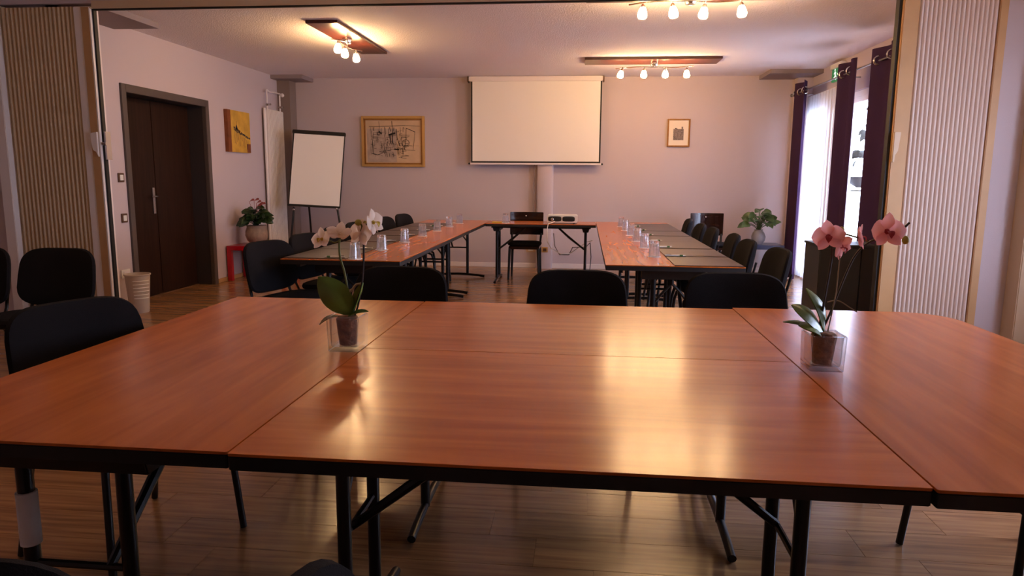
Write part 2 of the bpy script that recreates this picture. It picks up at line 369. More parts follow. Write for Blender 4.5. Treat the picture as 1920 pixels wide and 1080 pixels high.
# windows in the right wall
def window(n, y0, y1, z0, z1, x, mull):
    wn = bpy.data.objects.new('window_%d' % n, None); COL.objects.link(wn); wn['kind'] = 'structure'; wn.location = (x, (y0 + y1) / 2, z0)
    cy = (y0 + y1) / 2
    def r(mb): mb.v = [(p[0] - x, p[1] - cy, p[2] - z0) for p in mb.v]; return mb
    f = MB().box(x, x + .07, y0, y0 + .06, z0, z1).box(x, x + .07, y1 - .06, y1, z0, z1).box(x, x + .07, y0, y1, z1 - .06, z1).box(x, x + .07, y0, y1, z0, z0 + .05)
    obj('window_frame', r(f), 'white', wn, bevel=.004, smooth=False)
    ys = [y0 + .06] + [y0 + (y1 - y0) * (i + 1) / (mull + 1) for i in range(mull)] + [y1 - .06]
    for a, b in zip(ys, ys[1:]):
        s = obj('sash', r(MB().box(x + .01, x + .06, a, a + .055, z0 + .05, z1 - .06).box(x + .01, x + .06, b - .055, b, z0 + .05, z1 - .06).box(x + .01, x + .06, a, b, z1 - .12, z1 - .06).box(x + .01, x + .06, a, b, z0 + .05, z0 + .14)), 'white', wn, bevel=.003, smooth=False)
        obj('pane', r(bx(x + .033, x + .037, a + .055, b - .055, z0 + .14, z1 - .12)), 'pane', s, smooth=False)
window(1, W1[0], W1[1], 0, WZ, RX + .025, 1)
window(2, W2[0], W2[1], 0, WZ, RX + .025, 1)
window(3, 2.6, 4.4, .5, 2.2, 3.42, 1)
struct('terrace', bx(2.99, 14, 5.6, 22, -.16, -.03), 'terrace')
struct('terrace_front', bx(3.63, 14, -6, 5.6, -.16, -.03), 'terrace')

# ================================================================= FOLDING PARTITION
def partition(name, label, x0, x1, n, post, colr, strip):
    t = thing(name, label, 'folding partition', ((x0 + x1) / 2, PY, 0)); ox = (x0 + x1) / 2
    wd = (x1 - x0) / n; h = 2.545
    for i in range(n):
        a = x0 + i * wd - ox; k = 9
        pts = [(a + wd * .015 + wd * .97 * j / k, -.035 - .016 * sin(pi * j / k) ** .8) for j in range(k + 1)]
        pts += [(a + wd * .985, .045), (a + wd * .015, .045)]
        obj('pleat', MB().prism(pts, .012, h), colr, t)
    p0, p1 = post
    obj('end_panel', bx(p0 - ox, p1 - ox, -.055, .05, .012, h), strip, t, bevel=.006, smooth=False)
    return t, ox
tl, ox = partition('folding_partition', 'folded beige pleated partition stacked at the left beside the dark door', -4.60, -3.99, 17, (-3.985, -3.845), 'beigepleat', 'whitepanel')
obj('edge_seal', bx(-3.845 - ox, -3.830 - ox, -.03, .005, .012, 2.53), 'black', tl, label='black rubber edge seal', smooth=False)
obj('edge_strip', bx(-3.915 - ox, -3.855 - ox, -.059, -.054, .012, 2.54), 'tan', tl, smooth=False)
obj('edge_trim', bx(-3.852 - ox, -3.842 - ox, -.058, -.036, .012, 2.53), 'white', tl, smooth=False)
lt = obj('latch_plate', MB().prism([(-3.915 - ox, 1.585), (-3.855 - ox, 1.595), (-3.855 - ox, 1.40), (-3.875 - ox, 1.44), (-3.90 - ox, 1.455)], -.075, -.055, 'y'), 'white', tl, bevel=.003, label='white latch plate')
obj('latch_bolt', MB().box(-3.825 - ox, -3.812 - ox, -.03, .03, 1.38, 1.60).tube([(-3.83 - ox, -.045, 1.505), (-3.80 - ox, -.045, 1.505)], .014), 'chrome', lt, label='chrome latch bolt')
tr, ox = partition('folding_partition', 'folded pinkish pleated partition stacked at the right beside the windows', 2.262, 2.775, 17, (2.15, 2.258), 'pinkpleat', 'tan')
obj('edge_seal', bx(2.130 - ox, 2.15 - ox, -.03, .03, .012, 2.53), 'black', tr, label='black rubber edge seal', smooth=False)
obj('latch_plate', MB().prism([(2.150 - ox, 1.395), (2.150 - ox, 1.60), (2.196 - ox, 1.60), (2.185 - ox, 1.47), (2.168 - ox, 1.44), (2.165 - ox, 1.39)], -.085, -.055, 'y'), 'beam', tr, bevel=.003, label='beige latch plate')

# ================================================================= TABLES
TZ = .72
def make_table(L, Wd, label, loc, rz, group, corner=0.0, frames=(-1, 1), plain=()):
    """folding table, long side along local x"""
    t = thing('folding_table', label, 'table', loc, rz, group); a, b = L / 2 - .0008, Wd / 2 - .0008
    def outline(q, inset=0):
        A, B = a - inset, b - inset; pts = []
        for sx, sy, st in ((1, 1, 0), (-1, 1, 90), (-1, -1, 180), (1, -1, 270)):
            r = corner if (sx, sy) == q else .005
            for k in range(7):
                an = radians(st + 15 * k); pts.append((sx * (A - r) + r * cos(an), sy * (B - r) + r * sin(an)))
        return pts
    q = (1, -1) if corner else None
    obj('tabletop', MB().prism(outline(q), TZ - .006, TZ), 'cherry', t, bevel=.0006)
    obj('edge_band', MB().prism(outline(q, .0005), TZ - .036, TZ - .0061), 'blackedge', t, bevel=.002, label='black edge band')
    for sy in (-1, 1): obj('apron_rail', bx(-a + .06, a - .06, sy * (b - .10) - .012, sy * (b - .10) + .012, TZ - .058, TZ - .036), 'blackmetal', t, smooth=False)
    for s in frames:
        x = s * (L / 2 - .12)
        obj('crossbar', MB().prism([(x - .05, TZ - .036), (x + .05, TZ - .036), (x + .032, TZ - .10), (x - .032, TZ - .10)], -.20, .20, 'y'), 'blackedge', t, bevel=.003)
        for sy in (-1, 1):
            obj('leg', MB().tube([(x, sy * .12, TZ - .09), (x, sy * .12, .035)], .0175, 10), 'blackmetal', t)
        obj('foot', MB().tube([(x, -.34, .016), (x, -.26, .028), (x, -.12, .040), (x, 0, .043), (x, .12, .040), (x, .26, .028), (x, .34, .016)], .0155, 10), 'blackmetal', t)
        obj('strut', MB().tube([(x, .07 * s, .38), (x - s * .20, .07 * s, TZ - .185), (x - s * .36, .07 * s, TZ - .045)], [.011, .014, .011], 8).tube([(x, -.12, .38), (x, .12, .38)], .009, 8), 'blackmetal', t)
        if s in plain: continue
        br = MB()
        for sy in (-1, 1): br.tube([(x, sy * .12, TZ - .29), (x, sy * .105, TZ - .25), (x, sy * .05, TZ - .18), (x, .0, TZ - .13)], .009, 8)
        br.tube([(x, 0, TZ - .135), (x, 0, TZ - .07)], .012, 8)
        obj('brace', br, 'blackmetal', t)
    return t
H2 = pi / 2
ft = 'folding tables pushed together in the front room'
make_table(1.328, .882, 'cherry folding table nearest the camera, bare, in the middle of the front block', (-.031, 1.703, 0), 0, ft)
make_table(1.328, .876, 'cherry folding table in the middle of the front block, far row, bare top', (-.031, 2.583, 0), 0, ft)
make_table(1.745, .862, 'cherry folding table on the left of the front block with white orchid', (-1.128, 2.142, 0), H2, ft, plain=(-1,))
make_table(1.80, .85, 'cherry folding table on the right of the front block with pink orchid', (1.060, 2.155, 0), H2, ft, corner=.17)
ut = 'folding tables set in a U shape in the back room'
yl = [(4.46, 5.80), (5.805, 7.38), (7.385, 8.955)]
nm = ['nearest', 'middle', 'farthest']
for i, (a, b) in enumerate(yl):
    make_table(b - a - .004, .815, 'cherry folding table in the left arm of the U, %s of its three' % nm[i], (-1.598, (a + b) / 2, 0), H2, ut)
for i, (a, b) in enumerate([(4.49, 5.86), (5.865, 7.42), (7.425, 8.98)]):
    make_table(b - a - .004, .87, 'cherry folding table in the right arm of the U, %s of its three' % nm[i], (.572, (a + b) / 2, 0), H2, ut)
make_table(1.315, .60, 'cherry folding table at the head of the U below the projection screen', (-.526, 8.66, 0), 0, ut)
# white paper band wrapped on the near left leg
pb = obj('paper_band', MB().lathe([(.0185, .0), (.022, .001), (.022, .126), (.0185, .127)], 20), 'paper'); pb.location = (-1.248, 1.3895, .425)
tag(pb, 'white paper band around the front left table leg at the lower left', 'label')

# ================================================================= CHAIRS
def make_chair(label, loc, rz, group):
    t = thing('conference_chair', label, 'chair', loc, rz, group)
    Mb = Matrix.Translation((0, -.262, .655)) @ Matrix.Rotation(radians(11), 4, 'X')
    obj('backrest', MB().pad(.48, .350, .055, 4.0, .045, .08, m=Mb), 'fabric', t)
    Ms = Matrix.Translation((0, .0, .455)) @ Matrix.Rotation(radians(-88), 4, 'X')
    obj('seat', MB().pad(.475, .43, .065, 3.6, .0, -.06, m=Ms), 'fabric', t)
    fr = MB()
    for s in (-1, 1): fr.tube([(s * .205, .19, .418), (s * .205, -.20, .418)], .011)
    fr.tube([(-.205, .10, .418), (.205, .10, .418)], .010).tube([(-.205, -.15, .418), (.205, -.15, .418)], .010)
    obj('seat_frame', fr, 'blackmetal', t)
    for s in (-1, 1):
        obj('leg', MB().tube([(s * .205, .17, .418), (s * .214, .205, .40), (s * .225, .222, .34), (s * .245, .250, .004)], [.012, .012, .012, .0125], 10), 'blackmetal', t)
        obj('leg', MB().tube([(s * .205, -.12, .418), (s * .214, -.155, .40), (s * .222, -.175, .34), (s * .245, -.245, .004)], [.012, .012, .012, .0125], 10), 'blackmetal', t)
        obj('back_support', MB().tube([(s * .19, -.16, .418), (s * .19, -.205, .425), (s * .185, -.232, .47), (s * .175, -.268, .60), (s * .17, -.288, .68)], .011, 8, flat=.7), 'blackmetal', t)
    return t
g1 = 'black chairs along the far side of the front tables'
ch = make_chair('black padded chair behind the far edge of the front tables, middle of three', (-.03, 3.10, 0), pi, g1)
dup(ch, (-.90, 3.10, 0), pi - .05, 'black padded chair behind the far edge of the front tables, beside the white orchid', g1)
dup(ch, (.715, 3.12, 0), pi + .02, 'black padded chair behind the far edge of the front tables, nearest the pink orchid', g1)
g2 = 'black chairs around the front tables'
dup(ch, (-1.53, 2.15, 0), -H2 - .38, 'black padded chair turned towards the left end of the front tables, at the left edge', g2)
dup(ch, (1.42, 2.25, 0), H2 + .2, 'black padded chair on the right of the front tables, only its leg in view', g2)
dup(ch, (-.02, .605, 0), -H2 + .12, 'black padded chair on the near side seen edge-on, its top just in view', g2)
dup(ch, (-.83, .958, 0), .05, 'black padded chair on the near side at the bottom left corner of the view', g2)
g3 = 'black chairs standing by the left partition'
dup(ch, (-3.10, 3.62, 0), pi + .03, 'black padded chair standing in front of the left folding partition', g3)
dup(ch, (-3.63, 3.60, 0), pi - .04, 'black padded chair cut by the left edge of the view', g3)
g4 = 'black chairs along the left arm of the U'
for i, (x, y, r, lb) in enumerate([(-1.90, 4.50, -H2 - .30, 'nearest, before the red table'), (-1.88, 5.17, -H2 - .2, 'second from the front'), (-1.92, 5.95, -H2 - .15, 'third from the front'),
                                   (-1.95, 6.62, -H2 - .15, 'fourth from the front'), (-1.93, 7.56, -H2 - .1, 'fifth from the front'), (-1.90, 8.20, -H2 - .15, 'farthest from the camera')]):
    dup(ch, (x, y, 0), r, 'black padded chair on the left of the U tables, ' + lb, g4)
g5 = 'black chairs along the right arm of the U'
for i, (x, y, r, lb) in enumerate([(.99, 4.66, H2 + .05, 'nearest to the camera'), (.93, 5.30, H2, 'second from the front'), (.94, 5.88, H2 - .05, 'third from the front'),
                                   (.90, 6.60, H2, 'fourth from the front'), (.88, 7.16, H2, 'fifth from the front'), (.88, 8.02, H2 - .05, 'farthest, beside the lacquered wooden chair')]):
    dup(ch, (x, y, 0), r, 'black padded chair on the right of the U tables, ' + lb, g5)
def wood_chair(label, loc, rz):
    t = thing('wooden_chair', label, 'chair', loc, rz, 'lacquered wooden chairs near the back wall')
    # curved panel back
    n = 12; pts = []
    for i in range(n + 1):
        x = -.215 + .43 * i / n; pts.append((x, -.235 - .05 * (1 - (x / .215) ** 2)))
    pts += [(x, yy - .014) for x, yy in reversed(pts)]
    obj('back_panel', MB().prism(pts, .535, .825), 'lacquer', t, bevel=.004)
    obj('stud', MB().ball((.01, -.268, .775), .011), 'chrome', t, label='round metal stud')
    obj('seat', MB().pad(.42, .42, .05, 4, 0, -.08, m=Matrix.Translation((0, -.02, .445)) @ Matrix.Rotation(radians(-90), 4, 'X')), 'fabric', t)
    obj('seat_rail', MB().box(-.19, .19, -.20, .17, .385, .42), 'lacquer', t, bevel=.004)
    for s in (-1, 1):
        obj('leg', MB().tube([(s * .175, .155, .40), (s * .19, .165, 0)], [.019, .014], 6), 'black', t)
        obj('leg', MB().tube([(s * .175, -.20, .40), (s * .19, -.235, 0)], [.019, .014], 6), 'black', t)
        obj('back_post', MB().tube([(s * .175, -.19, .39), (s * .19, -.225, .56)], .015, 6), 'black', t)
    return t
wood_chair('dark lacquered wooden chair with curved back behind the head table', (-.745, 8.83, 0), pi)
wood_chair('dark lacquered wooden chair with curved back standing alone right of the U', (1.60, 9.16, 0), pi + .1)

# ================================================================= ON THE TABLES
gm = MB().lathe([(.0, .112), (.029, .112), (.0305, .108), (.0375, .004), (.037, .001), (.0345, .001), (.0275, .090), (.0, .094)], 20)
gm.v = [(p[0] * (1 + .05 * (-1) ** (i % 20)), p[1] * (1 + .05 * (-1) ** (i % 20)), p[2]) for i, p in enumerate(gm.v)]
gmesh = mesh('tumbler', gm, 'glass', smooth=False)
cmesh = mesh('coaster', MB().lathe([(.0, 0), (.048, 0), (.048, .002), (.0, .002)], 18), 'paper')
penb = mesh('pen', MB().tube([(-.07, 0, .0055), (.045, 0, .0055), (.062, 0, .0055), (.070, 0, .0055)], [.0055, .0055, .004, .0012], 8), 'penwhite')
penc = mesh('clip', MB().box(-.066, -.03, -.0015, .0015, .0112, .0135), 'black')
peng = mesh('grip', MB().tube([(.028, 0, .0055), (.050, 0, .0055)], .0061, 8), 'pengreen')
padm = mesh('desk_pad', MB().box(-.215, .215, -.295, .295, 0, .005), 'mat_', bevel=.0015)
ordn = ['first', 'second', 'third', 'fourth', 'fifth', 'sixth', 'seventh']
def single(name, me, label, cat, loc, rz, group):
    o = bpy.data.objects.new(name, me); COL.objects.link(o); o.location = loc; o.rotation_euler = (0, 0, rz); return tag(o, label, cat, group)
def setting(x, y, side, i, arm, padx, pad=True):
    w = '%s from the camera on the %s arm of the U' % (ordn[i], arm)
    single('coaster', cmesh, 'round white paper coaster, ' + w, 'coaster', (x, y, TZ), 0, 'paper coasters')
    single('tumbler', gmesh, 'upturned faceted glass tumbler, ' + w, 'glass', (x, y, TZ + .002), .3 * i, 'upturned tumblers')
    if pad: single('desk_pad', padm, 'dark brown desk pad, ' + w, 'desk pad', (padx, y + .27 if side > 0 else y + .27, TZ), 0, 'desk pads on the U tables')
    p = single('pen', penb, 'white pen, ' + w, 'pen', (x + side * (.15 if pad else .12), y + .02, TZ + (.005 if pad else 0)), random.uniform(-.3, .35) + (0 if side > 0 else pi), 'white pens on the U tables')
    for nme, me in (('clip', penc), ('grip', peng)):
        c = bpy.data.objects.new(nme, me); COL.objects.link(c); c.parent = p
lg = [4.535, 5.14, 5.79, 6.42, 7.05, 7.67, 8.27]
rg = [5.01, 5.65, 6.24, 6.88, 7.50, 8.09]
for i, yy in enumerate(lg): setting(-1.515 + .006 * i, yy, -1, i, 'left', -1.785, i < 6)
for i, yy in enumerate(rg): setting(.49 - .016 * i, yy, 1, i, 'right', .785)
single('desk_pad', padm, 'dark brown desk pad on the very front end of the right arm of the U', 'desk pad', (.785, 4.80, TZ), 0, 'desk pads on the U tables')
w = 'on the head table left of the wooden chair'
single('coaster', cmesh, 'round white paper coaster ' + w, 'coaster', (-.955, 8.50, TZ), 0, 'paper coasters')
single('tumbler', gmesh, 'upturned faceted glass tumbler ' + w, 'glass', (-.955, 8.50, TZ + .002), 0, 'upturned tumblers')
o = obj('name_card', MB().box(-.06, .06, -.03, .03, 0, .012), 'yellow', bevel=.002); o.location = (-1.06, 8.52, TZ); tag(o, 'small yellow pad lying beside the tumbler on the head table', 'notepad')

# projector and its cables
t = thing('projector', 'small white projector with two black oval grilles on the head table', 'projector', (-.27, 8.60, TZ))
obj('body', MB().prism([(-.175, .012), (.175, .012), (.18, .02), (.18, .095), (.172, .103), (-.172, .103), (-.18, .095), (-.18, .02)], -.12, .12, 'y'), 'whiteplastic', t, bevel=.006)
for cx, hw in ((-.09, .08), (.075, .075)):
    g = MB().pad(hw * 2, .062, .012, 4, m=Matrix.Translation((cx, -.122, .058)))
    p = obj('grille', g, 'black', t, label='black oval grille')
obj('lens', MB().lathe([(.0, 0), (.018, 0), (.018, .012), (.013, .016), (0, .014)], 16, m=Matrix.Translation((-.12, -.126, .052)) @ Matrix.Rotation(radians(90), 4, 'X')), 'chrome', t)
for sx in (-.14, .14):
    for sy in (-.09, .09): obj('foot', MB().lathe([(0, 0), (.012, 0), (.012, .014), (0, .014)], 10, (sx, sy, 0)), 'black', t)
o = obj('power_cable', MB().tube([(-.36, 8.47, TZ + .03), (-.40, 8.40, TZ + .012), (-.43, 8.352, TZ + .008), (-.44, 8.34, TZ - .04), (-.44, 8.345, TZ - .2), (-.41, 8.6, .42), (-.30, 9.0, .30), (-.18, 9.1, .30), (.02, 8.95, .46), (.10, 8.8, .5)], .005, 6), 'cablew'); tag(o, 'pale cable hanging over the front edge of the head table from the projector', 'cable')
o = obj('hanging_cable', MB().tube([(-.43, 9.80, .50), (-.40, 9.6, .34), (-.33, 9.4, .25), (-.20, 9.2, .27), (-.15, 9.1, .38), (.02, 8.95, .40), (.07, 8.80, .47), (.085, 8.73, .30), (.075, 8.72, .14), (.09, 8.72, .10)], .006, 6), 'cable'); tag(o, 'grey cable looping from the pipe casing to the right leg of the head table', 'cable')

# ================================================================= ORCHIDS
def flower(root, c, face, size, pet, lipm, roll=0, openn=.25):
    """phalaenopsis: two broad petals, three sepals and a lip, facing `face`"""
    F = Vector(face).normalized(); up = Vector((0, 0, 1)); sd = up.cross(F).normalized(); up = F.cross(sd)
    C = Vector(c); fl = obj('flower', MB().ball(C, size * .09, n=8), lipm, root)
    for a, w, l in ((90, .40, .56), (4, .66, .54), (176, .66, .54), (228, .36, .54), (312, .36, .54)):
        an = radians(a + roll); d = (sd * cos(an) + up * sin(an)); tip = C + d * size * l + F * size * openn * .5
        obj('petal', MB().leaf(C - F * size * (.02 if a in (0, 180) else .05), tip, size * w, F, .10, -.10, n=6, th=.0016, shape=.85), pet, fl)
    d = (-up * .8 + F * .7).normalized()
    obj('lip', MB().leaf(C + F * size * .04, C + F * size * .06 + d * size * .28, size * .20, F, .3, .2, n=5), lipm, fl)
    return fl
def smooth_path(pts, k=5):
    P = [Vector(p) for p in pts]; P = [2 * P[0] - P[1]] + P + [2 * P[-1] - P[-2]]; r = []
    for i in range(1, len(P) - 2):
        for j in range(k):
            t = j / k; a, b, c, d = P[i - 1], P[i], P[i + 1], P[i + 2]
            r.append(.5 * ((2 * b) + (c - a) * t + (2 * a - 5 * b + 4 * c - d) * t * t + (3 * b - a - 3 * c + d) * t ** 3))
    r.append(P[-2]); return r
def vase(t, s=.104, h=.112):
    a = s / 2; th = .007; v = MB()
    def ring(r, z): return [(-r, -r, z), (r, -r, z), (r, r, z), (-r, r, z)]
    vs = ring(a * .94, 0) + ring(a, h) + ring(a - th, h) + ring(a * .94 - th, .014)
    fs = [(3, 2, 1, 0)] + [(i + 4 * k, (i + 1) % 4 + 4 * k, (i + 1) % 4 + 4 * k + 4, i + 4 * k + 4) for k in range(3) for i in range(4)] + [(12, 13, 14, 15)]
    obj('vase', MB().add(vs, fs), 'vase', t, bevel=.003, label='square clear glass vase')
    obj('bark', MB().lathe([(0, .016), (.027, .016), (.036, .098), (.030, .106), (.0, .108)], 14), 'bark', t, label='brown orchid bark filling')
# white orchid; local origin at the vase base
OL = (-.742, 2.130)
t = thing('white_orchid', 'white flowering orchid in a square glass vase on the left front table', 'orchid', (OL[0], OL[1], TZ), 0)
def wl(x, z, y=0): k = 2.13 / 2.06; return (x * k - OL[0], y, 1.264 + (z - 1.264) * k - TZ)   # measured at y=2.06
vase(t)
obj('leaf', MB().leaf(wl(-.70, .845), wl(-.795, .965, -.03), .088, (.35, -1, .25), .10, -.12, n=9, th=.003), 'orchidleaf', t, label='broad upright leaf')
obj('leaf', MB().leaf(wl(-.715, .835, .01), wl(-.665, .945, .0), .032, (-.6, -.8, .2), -.08, .5, n=8, th=.003), 'orchidleaf', t)
obj('leaf', MB().leaf(wl(-.72, .835, .0), wl(-.645, .860, -.02), .026, (0, -.3, 1), .06, .2, n=6, th=.0025), 'orchidleaf', t)
obj('leaf', MB().leaf(wl(-.745, .84, .0), wl(-.80, .815, -.02), .02, (0, -.3, 1), .1, .2, n=6, th=.0025), 'root', t)
obj('stem', MB().tube(smooth_path([wl(-.705, .84, .01), wl(-.712, .90), wl(-.722, .97), wl(-.735, 1.02), wl(-.737, 1.055), wl(-.735, 1.075)]), .0034, 6), 'stem', t)
obj('stem', MB().tube(smooth_path([wl(-.70, .84, .02), wl(-.682, .88), wl(-.668, .95), wl(-.662, 1.02), wl(-.660, 1.07), wl(-.655, 1.105), wl(-.640, 1.125), wl(-.632, 1.128)]), .0034, 6), 'stemdark', t)
obj('root', MB().tube(smooth_path([wl(-.728, .912, .01), wl(-.705, .918), wl(-.688, .938), wl(-.672, .942)]), .004, 6), 'root', t)
obj('root', MB().tube(smooth_path([wl(-.70, .845), wl(-.685, .90, .01), wl(-.676, .945, .01)]), .0025, 6), 'stemdark', t)
obj('flower_stalk', MB().tube(smooth_path([wl(-.735, 1.072), wl(-.752, 1.066), wl(-.775, 1.075)]), .0025, 6).tube(smooth_path([wl(-.735, 1.07), wl(-.728, 1.085), wl(-.72, 1.095)]), .0025, 6).tube(smooth_path([wl(-.660, 1.06), wl(-.672, 1.085), wl(-.665, 1.115), wl(-.672, 1.125)]), .0025, 6), 'stem', t)
flower(t, wl(-.790, 1.075), (-.35, -1, .35), .066, 'petalw', 'lipy', 12)
flower(t, wl(-.735, 1.090), (.15, -.55, .75), .074, 'petalw', 'petalw', -10, .5)
flower(t, wl(-.668, 1.095), (.3, .8, -.1), .080, 'petalw', 'petalw', 8, -.1)
flower(t, wl(-.630, 1.128), (.95, -.35, .15), .078, 'petalw', 'lipy', 15, .2)
for p, r in ((wl(-.676, 1.127), .0115), (wl(-.655, 1.128), .006)): obj('bud', MB().ball(p, r, r, r * .9, n=10), 'bud', t)
# pink orchid
OR = (.698, 2.085)
t = thing('pink_orchid', 'pink flowering orchid in a square glass vase on the right front table', 'orchid', (OR[0], OR[1], TZ), 0)
def wr(x, z, y=0): k = OR[1] / 2.0; return (x * k - OR[0], y, 1.264 + (z - 1.264) * k - TZ)   # measured at y=2.0
vase(t, .100, .106)
obj('leaf', MB().leaf(wr(.665, .845), wr(.568, .925, -.03), .064, (.1, -.55, .8), .12, -.10, n=9, th=.003), 'orchidleaf', t)
obj('leaf', MB().leaf(wr(.672, .845, .01), wr(.618, .965, .02), .048, (.7, -.6, .2), .16, -.10, n=9, th=.003), 'orchidleaf', t)
obj('leaf', MB().leaf(wr(.66, .835, -.01), wr(.585, .872, -.05), .05, (0, -.5, 1), .16, -.1, n=9, th=.003), 'orchidleaf', t)
obj('leaf', MB().leaf(wr(.645, .835, -.01), wr(.552, .875, -.02), .022, (0, -.4, 1), .2, -.1, n=8, th=.0025), 'orchidleaf', t)
obj('stem', MB().tube(smooth_path([wr(.657, .84, .01), wr(.660, .90), wr(.668, .98), wr(.674, 1.05), wr(.672, 1.09)]), .0034, 6), 'stemdark', t)
obj('stem', MB().tube(smooth_path([wr(.668, .84, .02), wr(.685, .91), wr(.712, 1.0), wr(.735, 1.06), wr(.765, 1.095), wr(.805, 1.115), wr(.845, 1.13), wr(.868, 1.152)]), .0032, 6), 'stemdark', t)
obj('support_stick', MB().tube([wr(.676, .85, -.01), wr(.690, .96, -.01), wr(.692, 1.06, -.01)], .0018, 6), 'root', t)
obj('root', MB().tube(smooth_path([wr(.672, .93), wr(.700, .935), wr(.735, .915), wr(.752, .905)]), .002, 6), 'root', t)
obj('flower_stalk', MB().tube(smooth_path([wr(.665, 1.10), wr(.695, 1.118), wr(.73, 1.112), wr(.765, 1.10)]), .0026, 6), 'stem', t)
flower(t, wr(.658, 1.112, -.01), (-.25, -1, .1), .084, 'petalp', 'lipp', 10)
flower(t, wr(.697, 1.085, .0), (.6, -.7, -.3), .070, 'petalp', 'lipp', 40)
flower(t, wr(.742, 1.112, .0), (.85, -.25, .1), .068, 'petalp', 'lipp', 20)
flower(t, wr(.808, 1.128, -.01), (.15, -1, .1), .094, 'petalp', 'lipp', 0)
for p, r in ((wr(.693, 1.128), .010), (wr(.850, 1.128), .010), (wr(.862, 1.105), .010)): obj('bud', MB().ball(p, r, r, r * 1.25, n=10), 'bud', t)

# ================================================================= WALL AND CEILING FITTINGS
# projection screen
t = thing('projection_screen', 'white projection screen with black borders lowered on the back wall', 'projection screen', (-.70, 9.80, 1.45))
def P(mb): mb.v = [(p[0] + .70, p[1] - 9.80, p[2] - 1.45) for p in mb.v]; return mb
obj('housing', P(bx(-1.615, .195, 9.765, 9.86, 2.548, 2.612)), 'whitepanel', t, bevel=.008, smooth=False)
for a, b in ((-1.635, -1.615), (.195, .215)): obj('end_cap', P(bx(a, b, 9.755, 9.87, 2.535, 2.614)), 'brown', t, bevel=.006, smooth=False)
obj('border', P(bx(-1.587, .187, 9.800, 9.803, 1.462, 2.55)), 'black', t, smooth=False, label='black border of the screen fabric')
obj('fabric', P(bx(-1.567, .167, 9.797, 9.7995, 1.484, 2.55)), 'screen', t, smooth=False, label='matte white screen surface')
obj('bottom_bar', P(bx(-1.60, .20, 9.79, 9.812, 1.438, 1.462)), 'whitepanel', t, bevel=.004, smooth=False)
for x in (-1.612, .212): obj('bar_end', P(MB().ball((x, 9.80, 1.45), .014)), 'black', t)
o = obj('pull_cord', MB().tube([(-.705, 9.80, 1.44), (-.712, 9.83, 1.2), (-.71, 9.85, .9), (-.715, 9.86, .62)], .004, 6), 'cable'); tag(o, 'thin cord hanging straight down below the projection screen', 'cord')

# framed abstract drawing
def frame(t, x0, x1, z0, z1, w, dep, m, m2=None):
    y = BY
    f = MB()
    for a, b, c, d in ((x0, x0 + w, z0, z1), (x1 - w, x1, z0, z1), (x0 + w, x1 - w, z0, z0 + w), (x0 + w, x1 - w, z1 - w, z1)): f.box(a, b, y - dep, y, c, d)
    obj('frame', f, m, t, bevel=.004, smooth=False)
    if m2:
        f = MB(); q = w; v = .022
        for a, b, c, d in ((x0 + q, x0 + q + v, z0 + q, z1 - q), (x1 - q - v, x1 - q, z0 + q, z1 - q), (x0 + q, x1 - q, z0 + q, z0 + q + v), (x0 + q, x1 - q, z1 - q - v, z1 - q)): f.box(a, b, y - dep * .75, y, c, d)
        obj('inner_frame', f, m2, t, bevel=.003, smooth=False)
t = thing('framed_drawing', 'large gold framed abstract ink drawing on the back wall beside the flip chart', 'picture')
x0, x1, z0, z1 = -3.168, -2.262, 1.400, 2.100
frame(t, x0, x1, z0, z1, .034, .045, 'goldlight', 'gold')
obj('sheet', bx(x0 + .05, x1 - .05, BY - .02, BY - .012, z0 + .05, z1 - .05), 'artpaper', t, smooth=False)
obj('grey_wash', bx(x0 + .075, x0 + .50, BY - .0215, BY - .02, z0 + .065, z1 - .17), 'artgrey', t, smooth=False)
rs = random.Random(3); k = MB(); sx, sz = x0 + .06, z0 + .06; dx, dz = x1 - x0 - .12, z1 - z0 - .12
def stroke(pts, r): k.tube([(sx + a * dx, BY - .0225, sz + b * dz) for a, b in pts], r, 4)
for pts, r in (([(.06, .86), (.2, .86), (.45, .87), (.72, .88)], .003), ([(.72, .88), (.99, .87)], .002), ([(.48, .99), (.485, .85), (.49, .70)], .004), ([(.24, .98), (.25, .84), (.23, .7)], .002),
               ([(.42, .66), (.47, .68), (.54, .70)], .011), ([(.44, .66), (.45, .46)], .006), ([(.49, .65), (.49, .46)], .006), ([(.52, .32), (.60, .31)], .009), ([(.60, .31), (.9, .29)], .002),
               ([(.24, .74), (.29, .68)], .010), ([(.74, .82), (.9, .73)], .004), ([(.74, .82), (.73, .5), (.7, .3)], .003), ([(.9, .73), (.88, .5), (.86, .3)], .002), ([(.56, .8), (.57, .6), (.62, .4)], .004),
               ([(.6, .66), (.8, .65)], .002), ([(.86, .4), (.97, .4)], .001), ([(.14, .72), (.12, .5), (.13, .2)], .003), ([(.1, .22), (.2, .18), (.3, .22)], .003), ([(.34, .85), (.35, .5), (.33, .2)], .002), ([(.65, .13), (.652, .11)], .006)):
    stroke(pts, r)
for i in range(130):
    a = rs.uniform(.04, .8) * .85 + .03; b = rs.uniform(.12, .8); vert = rs.random() < .55; ln = rs.uniform(.04, .2)
    pts = [(a, b), (a + rs.uniform(-.02, .02), min(.84, b + ln))] if vert else [(a, b), (min(.86, a + ln * .8), b + rs.uniform(-.03, .03))]
    stroke(pts, rs.choice((.0012, .0018, .0026)))
for i in range(7):
    cx, cz, rr = rs.uniform(.35, .8), rs.uniform(.25, .6), rs.uniform(.04, .08)
    stroke([(cx + rr * cos(q * .5), cz + rr * 1.3 * sin(q * .5)) for q in range(11)], .0018)
obj('ink_lines', k, 'ink', t, kind='stuff', label='black ink lines of the drawing')
